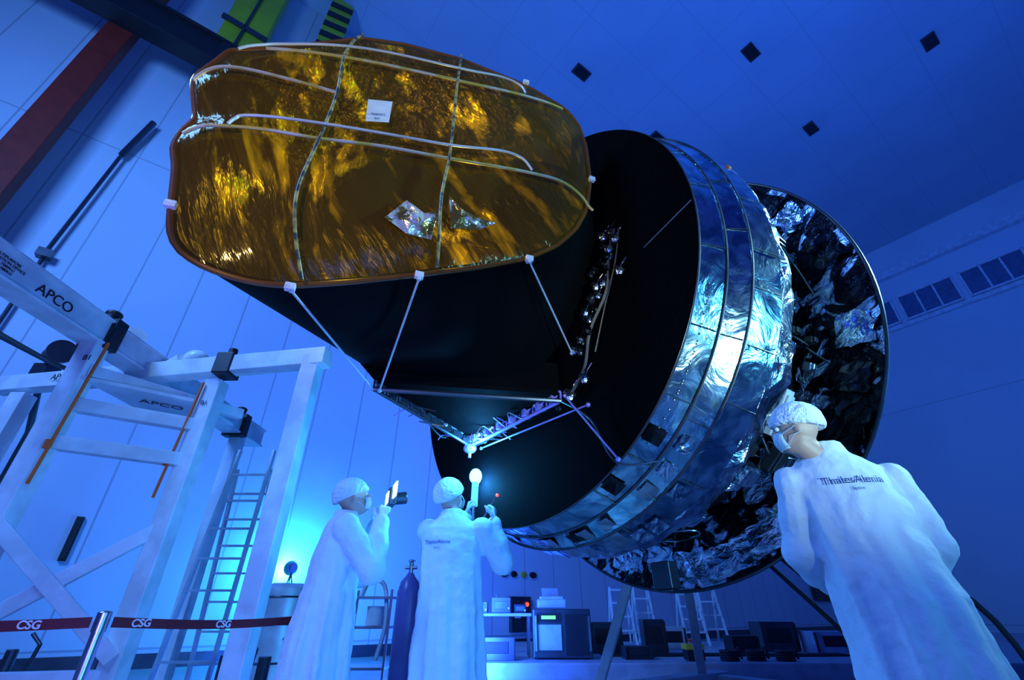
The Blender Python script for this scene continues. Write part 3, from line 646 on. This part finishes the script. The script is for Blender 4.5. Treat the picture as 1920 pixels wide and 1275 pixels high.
dr=thing('steel_tank','round brushed steel tank standing near the wall','tank',(-3.0,6.95,0))
prof=[(0,.3),(.05,.34),(.1,.32),(1.1,.32),(1.2,.3),(1.26,.2)]
g=G();g.loft([[V((-3.0+r*math.cos(t*.1963),6.95+r*math.sin(t*.1963),z)) for t in range(32)] for z,r in prof]);mk(g,'body','alu',dr,smooth=True)
for z_ in(.4,.8,1.1):
    g=G();g.tube([V((-3.0+.325*math.cos(t*.1963),6.95+.325*math.sin(t*.1963),z_)) for t in range(32)],.012,closed=True);mk(g,'hoop','dsteel',dr)
LP=V((-4.80,11.1,1.75))
wl=thing('work_lamp','blue-white work lamp on tripod shining onto the wall','lamp',(LP.x,LP.y,0))
g=G();g.cyl(LP,LP+B*.14,.1,seg=20,r2=.15);g.cyl(LP-B*.04,LP,.06);mk(g,'housing','dsteel',wl,smooth=True)
g=G();g.cyl(LP+B*.141,LP+B*.145,.13,seg=20);mk(g,'lens','lamp',wl)
for k in range(3):
    t=k*2.094;g=G();g.tube([LP-Z*.1,V((LP.x+.45*math.cos(t),LP.y+.45*math.sin(t),.01))],.015);mk(g,'tripod_leg','dsteel',wl)
for i,(x,y) in enumerate([(-3.5,4.9),(-2.35,4.75),(-4.8,5.4),(-1.95,4.6)]):
    g=G();g.box((x,y,.2),.35,.3,.4);g.cyl((x-.1,y,.4),(x-.1,y,.62),.05);g.tube([(x+.1,y,.4),(x+.14,y,.66),(x+.02,y,.75)],.02)
    mk(g,'hydraulic_unit',['dsteel'],bevel=.01,label='dark hydraulic power unit with upright handle on the floor',cat='machine',group='hydraulic units')

# ------------------------------------------------------------------ PEOPLE
def rem(o,vox,sm=4,disp=(),):
    md=o.modifiers.new('remesh','REMESH');md.mode='VOXEL';md.voxel_size=vox;md.use_smooth_shade=True
    s=o.modifiers.new('smooth','SMOOTH');s.iterations=sm;s.factor=.5
    for st_,sc_ in disp:
        tx=bpy.data.textures.new('folds','CLOUDS');tx.noise_scale=sc_;tx.noise_depth=1
        d=o.modifiers.new('folds','DISPLACE');d.texture=tx;d.strength=st_;d.mid_level=.5
        d.texture_coords='LOCAL'
def hand(name,wrist,fd,pn,side,curl,T,parent,thumb_in=1):
    fd=V(fd).normalized();pn=V(pn);pn=(pn-fd*pn.dot(fd)).normalized();sd=fd.cross(pn)*side
    w=V(wrist);g=G()
    def cap(a,b,r1,r2): g.capsule([T@a,T@b],[r1,r2],seg=8)
    for k,o in enumerate((-.028,-.010,.010,.027)): cap(w+fd*.0,w+fd*.082+sd*o,.02,.0125)
    cap(w-fd*.03,w+fd*.02,.027,.026)
    for k,(o,l) in enumerate(((.030,.074),(.010,.083),(-.010,.077),(-.029,.06))):
        p=w+fd*.085+sd*o;d=fd.copy();ax=fd.cross(pn);ang=curl*(1+.08*k)
        for j,(f_,r_) in enumerate(((.45,.0088),(.3,.0078),(.25,.0068))):
            d=(Matrix.Rotation(ang,3,ax)@d).normalized()
            q=p+d*l*f_;cap(p,q,r_+.0008,r_);p=q
    p=w+fd*.02+sd*.03;d=(fd*.6+sd*.75+pn*.25).normalized()
    for l,r_ in((.04,.012),(.032,.0098),(.026,.0085)):
        q=p+d*l;cap(p,q,r_+.001,r_);p=q;d=(d+pn*.35*thumb_in-sd*.25+fd*.15).normalized()
    o=mk(g,name,'glove',parent);rem(o,.0045,3);return o
def person(label,root,rot,sc_,lean,head,hyaw,hpitch,armL,armR,handL,handR,txt=None,wide=1,slv=1,top=1,cs=1,fold=1):
    T=Matrix.Translation(V(root))@Matrix.Rotation(rot,4,'Z')@Matrix.Scale(sc_,4)
    e=thing('person',label,'person',root)
    X_=lambda x,y,z:T@V((x,y,z))
    lx=lambda z: lean[0]*max(0,(z-.85))/.65
    ly=lambda z: lean[1]*max(0,(z-.85))/.65
    Hc=V(head);Hr=Matrix.Translation(Hc)@Matrix.Rotation(hyaw,4,'Z')@Matrix.Rotation(hpitch,4,'X')@Matrix.Scale(cs,4)
    TH=T@Hr; hx=tuple((TH.to_3x3()@v).normalized() for v in(V((1,0,0)),V((0,1,0)),Z)); hs=sc_*cs
    g=G()
    g.ell(X_(lx(1.0),ly(1.0),1.0),.15*sc_,.11*sc_,.14*sc_);g.ell(X_(lx(1.25),ly(1.25),1.25),.165*sc_,.11*sc_,.22*sc_)
    nb=V((lx(1.5),ly(1.5),1.46))
    g.capsule([T@nb,T@(Hc+V((0,0,-.06)))],[.062*sc_,.055*sc_])
    for sx in(-1,1):
        g.capsule([X_(sx*.09,0,.95),X_(sx*.11,.02,.5),X_(sx*.12,-.01,.09)],[.088*sc_,.058*sc_,.04*sc_])
        g.capsule([X_(sx*.12,-.02,.06),X_(sx*.13,.16,.04)],[.045*sc_,.035*sc_])
    for arm in(armL,armR):
        g.capsule([T@V(p) for p in arm],[.055*sc_,.042*sc_,.028*sc_])
    def H(x,y,z): return TH@V((x,y,z))
    g.ell(H(0,-.008,.02),.077*hs,.095*hs,.1*hs,hx);g.ell(H(0,.03,-.045),.058*hs,.062*hs,.068*hs,hx)
    g.ell(H(0,.095,-.012),.013*hs,.02*hs,.026*hs,hx,seg=10,rg=8);g.ell(H(0,.085,-.055),.026*hs,.012*hs,.012*hs,hx,seg=10,rg=8)
    for sx in(-1,1): g.ell(H(sx*.078,-.005,-.005),.01*hs,.02*hs,.032*hs,hx,seg=10,rg=8)
    b=mk(g,'body','skin',e);rem(b,.010,3)
    for sx in(-1,1):
        g=G();g.ell(H(sx*.031,.078,.012),.013,.012,.011,hx,0,10,8);g.ell(H(sx*.031,.087,.012),.006,.005,.006,hx,1,8,6);mk(g,'eye',['eye','iris'],e,smooth=True)
    g=G();rings=[]
    for z,rx,ry in((1.56,.08,.078),(1.52,.09,.085),(1.48,.14,.1),(1.44,.185,.115),(1.36,.208,.13),(1.25,.208,.138),(1.08,.205,.145),(.95,.215,.158),(.75,.222,.168),(.5,.232,.18),(.28,.242,.19)):
        rg=[];kk=max(0,min(1,(1.4-z)/.6))
        for i in range(72):
            t=2*math.pi*i/72;fl=1+fold*(.06*math.sin(7*t+1.3*math.sin(z*2))+.045*math.sin(13*t+1+z*2)+.02*math.sin(23*t+z*3))*kk
            wd=top*(1+(wide-1)*kk) if z<1.5 else 1
            rg.append(X_(lx(z)+rx*fl*wd*math.cos(t),ly(z)+ry*fl*wd*math.sin(t),z))
        rings.append(rg)
    g.loft(rings)
    for arm in(armL,armR):
        a0,a1,a2=[V(p) for p in arm];q=a1.lerp(a2,.93)
        pts=[a0,a0.lerp(a1,.25),a0.lerp(a1,.5),a0.lerp(a1,.8),a1,a1.lerp(a2,.25),a1.lerp(a2,.5),a1.lerp(a2,.75),q];rs=[.08,.074,.079,.071,.078,.068,.072,.056,.054]
        g.capsule([T@p for p in pts],[r*sc_*slv for r in rs])
    gw=mk(g,'gown','gown',e);rem(gw,.010,2,((.022,.2),(.009,.05)))
    for sx in(-1,1):
        g=G();g.capsule([X_(sx*.12,-.04,.06),X_(sx*.135,.17,.045)],[.056*sc_,.046*sc_]);g.capsule([X_(sx*.12,-.02,.08),X_(sx*.115,0,.33)],[.055*sc_,.065*sc_]);o=mk(g,'overshoe','trouser',e);rem(o,.012,3)
    g=G();rings=[]
    for j,ph in enumerate([.12,.35,.6,.85,1.1,1.35,1.58,1.75,1.82]):
        rg=[]
        for i in range(60):
            t=2*math.pi*i/60;k=1+(.03*math.sin(9*t)+.025*math.sin(23*t+2))*(j/8)
            sh=1.0 if j<8 else .93
            rg.append(H(.098*math.sin(ph)*math.cos(t)*k*sh,-.018+.120*math.sin(ph)*math.sin(t)*k*sh,.035+.108*math.cos(ph)+( .02*math.sin(t) if j>5 else 0)))
        rings.append(rg)
    g.loft(rings,0,True,True);mk(g,'hair_net','cap',e,smooth=True)
    g=G();rings=[]
    for j in range(7):
        v=-1+j/3; hw_=.062*(1-.25*v*v)
        rings.append([H(hw_*math.sin(u*1.25),.048+.062*math.cos(u*1.25)*(1-.12*v*v)-(.012 if v<0 else 0)*abs(v),-.048+.042*v) for u in [(-1+i/6) for i in range(13)]])
    g.loft(rings,0,False,False,closed=False);mk(g,'face_mask','mask',e,smooth=True,solid=.004)
    for sx in(-1,1):
        g=G();g.tube([H(sx*.05,.07,-.02),H(sx*.08,.02,-.005),H(sx*.084,-.01,.01)],.002,seg=5);mk(g,'mask_strap','mask',e)
        g=G();g.tube([H(sx*.05,.06,-.08),H(sx*.08,.02,-.04),H(sx*.084,-.01,-.03)],.002,seg=5);mk(g,'mask_strap','mask',e)
    for nm,arm,hd,side in(('glove',armL,handL,-1),('glove',armR,handR,1)):
        hand(nm,arm[2],hd[0],hd[1],side,hd[2],T,e)
    if txt:
        bpy.context.view_layer.update();deps=bpy.context.evaluated_depsgraph_get();deps.update()
        ev=gw.evaluated_get(deps);me=ev.to_mesh();bv=BVHTree.FromPolygons([gw.matrix_world@v.co for v in me.vertices],[tuple(p.vertices) for p in me.polygons])
        bd=(T.to_3x3()@V((0,-1,0))).normalized();rd=(T.to_3x3()@V((1,0,0))).normalized()
        for body,xo,z,sz in txt:
            c=X_(lx(z)+xo,ly(z)-.4,z);o=text(body,c,rd,Z,sz,'text',e)
            for v in o.data.vertices:
                h=bv.ray_cast(v.co,-bd,1.0)
                if h[0] is not None: v.co=h[0]+bd*.008
        ev.to_mesh_clear()
    return e,T
p2,T2=person('person in white gown seen from behind reaching up with glowing lamp',(-.40,3.38,0),math.radians(-6),1.0,(-.02,.02),(-.05,.05,1.655),math.radians(-25),math.radians(22),
  [(-.19,.02,1.43),(-.17,.28,1.25),(.035,.26,1.57)],[(.19,.02,1.43),(.325,.10,1.22),(.265,.07,1.49)],
  ((.1,.1,1),(1,.2,0),1.05),((.0,.1,1),(-1,.1,0),1.0),txt=[('ThalesAlenia',-.07,1.34,.036),('Space',-.07,1.305,.018)],cs=1.04)
p1,T1=person('person in white gown looking up, raising a camera to the face',(-1.16,3.28,0),math.radians(-68),.985,(.0,.03),(.0,.06,1.645),0,math.radians(16),
  [(-.19,.03,1.43),(-.26,.2,1.18),(-.08,.25,1.50)],[(.19,.03,1.43),(.27,.22,1.18),(.09,.26,1.50)],
  ((.1,.15,1),(1,.3,0),.9),((-.1,.15,1),(-1,.3,0),.9),wide=1.12,slv=1.15,top=1.06,cs=1.05)
p3,T3=person('person in white gown and mask, back turned, looking toward the spacecraft',(1.57,2.10,0),math.radians(-14),1.045,(-.09,.0),(-.20,-.06,1.615),math.radians(78),math.radians(-4),
  [(-.26,.0,1.39),(-.29,.05,1.12),(-.15,.25,1.0)],[(.12,.0,1.39),(.18,.0,1.12),(.12,.17,.93)],
  ((.5,.8,0),(0,0,-1),.6),((0,.6,-.8),(-1,0,0),.5),txt=[('ThalesAlenia',.0,1.37,.046),('Space',.0,1.335,.021)],wide=1.0,top=1.0,cs=.93,slv=.95)
def tp(T,x,y,z): return T@V((x,y,z))
hc=thing('handheld_camera','black compact camera with bright lit screen held up','camera',tp(T1,0,.33,1.6))
ax1=tuple((T1.to_3x3()@v).normalized() for v in(V((1,0,0)),V((0,1,0)),Z))
g=G();g.box(tp(T1,0,.32,1.665),.14,.055,.10,ax1);g.cyl(tp(T1,0,.34,1.665),tp(T1,0,.43,1.68),.042);g.box(tp(T1,0,.32,1.725),.06,.05,.03,ax1);mk(g,'body','dsteel',hc,bevel=.008)
g=G();g.box(tp(T1,.0,.289,1.665),.12,.006,.08,ax1);mk(g,'screen','screen',hc)
g=G();g.box(tp(T1,.125,.32,1.70),.15,.012,.095,ax1);mk(g,'flip_screen','screen',hc)
lw=thing('inspection_lamp','glowing blue-white ultraviolet inspection wand held upright','lamp',tp(T2,.075,.29,1.5))
g=G();g.cyl(tp(T2,.078,.29,1.5),tp(T2,.078,.29,1.64),.014);mk(g,'handle','steel',lw,smooth=True)
g=G();g.cyl(tp(T2,.078,.29,1.64),tp(T2,.078,.31,1.86),.026);mk(g,'glow_tube','wand',lw,smooth=True)
g=G();g.ell(tp(T2,.078,.31,1.87),.05,.05,.06);mk(g,'lamp_tip','lamp',lw,smooth=True)
tl=thing('marker_tool','thin dark hand tool with a red tip','tool',tp(T2,.2,.1,1.5))
g=G();g.tube([tp(T2,.16,.14,1.50),tp(T2,.28,.1,1.67)],.006);mk(g,'shaft','dsteel',tl)
g=G();g.ell(tp(T2,.283,.1,1.675),.012,.012,.012);mk(g,'tip','redled',tl,smooth=True)

# ------------------------------------------------------------------ lights
w=bpy.data.worlds.new('world');scene.world=w;w.use_nodes=True
bg=w.node_tree.nodes['Background'];bg.inputs[0].default_value=(.018,.06,.66,1);bg.inputs[1].default_value=.30
def area(name,loc,target,size,col,en,sy=None,spread=None):
    l=bpy.data.lights.new(name,'AREA');l.size=size;l.color=col;l.energy=en
    if sy: l.shape='RECTANGLE';l.size_y=sy
    if spread: l.spread=math.radians(spread)
    o=link(bpy.data.objects.new(name,l));o.location=loc;o.rotation_euler=(V(target)-V(loc)).to_track_quat('-Z','Y').to_euler();return o
def point(name,loc,col,en,r=.05):
    l=bpy.data.lights.new(name,'POINT');l.color=col;l.energy=en;l.shadow_soft_size=r
    o=link(bpy.data.objects.new(name,l));o.location=loc;return o
def spot(name,loc,target,col,en,ang,r=.1):
    l=bpy.data.lights.new(name,'SPOT');l.color=col;l.energy=en;l.shadow_soft_size=r;l.spot_size=math.radians(ang);l.spot_blend=.5
    o=link(bpy.data.objects.new(name,l));o.location=loc;o.rotation_euler=(V(target)-V(loc)).to_track_quat('-Z','Y').to_euler();return o
area('hall_flood',(-7,-2,9),(-4,9,8.5),3,(.09,.27,.9),1600)
area('ceiling_fill',(10,2,7),(14,6,22),4,(.02,.14,1),2000)  # added fill, no fixture; brightens the ceiling
area('key_lamp',(-4.3,2.2,6.2),(1,4,2.5),.7,(.3,.7,1),80)
area('low_wall_fill',(-1.0,8.0,.6),(-1,14,3),1.5,(.02,.10,1),650)  # unseen fill added to brighten the lower back wall
area('right_glint_fill',(7.2,2.6,5.4),(1.6,2.4,3.3),.4,(.35,.85,1),60,spread=45)  # added light, placed to give the shield skins a highlight
area('right_soft_fill',(6.5,-1.5,1.6),(1.5,3.2,3.4),2.2,(.10,.48,.9),60,spread=50)  # added soft light for the shield skins to reflect
area('shield_glint_fill',(2.6,-1.75,.7),(1.24,2.34,2.3),.22,(.55,.95,1),9,spread=30)  # added low light, aimed to make a bright spot on the skins
area('side_fill',(1.5,-2.5,2.2),(1.0,4,1.8),1.5,(.02,.12,1),24)  # added soft light from the camera side, no fixture there
area('worker_fill',(.6,.7,.35),(-.7,3.4,1.1),.5,(.03,.3,1),18,spread=90)  # added cyan fill on the workers
area('violet_fill',(-1.2,.6,1.0),(-3.2,3.9,2.0),.6,(.22,.2,1),28)  # added light that tints the gantry violet
spot('cover_fill_spot',(-1.6,-2.0,2.6),PR(-1.5,.2),(1,.84,.5),220,44)  # added warm light so the amber film reads brown
point('wall_glow',LP+B*.55,(.015,.42,1),420,.1)
point('wand_light',tp(T2,.08,.39,1.84),(.04,.38,1),110,.05)
point('cap_fill_light',tp(T2,.19,-.12,1.96),(.05,.40,1),30,.04)  # extra light added apart from the wand, brightens cap and shoulder
point('baffle_lamp',S(-.95,.7,-.1),(1,.87,.5),10,.05)  # this and the next two: warm fill added inside the baffle
point('baffle_fill_b',S(-1.9,.5,.25),(1,.85,.45),7,.05)
point('baffle_fill_c',S(-1.2,.7,.85),(1,.85,.45),4,.05)
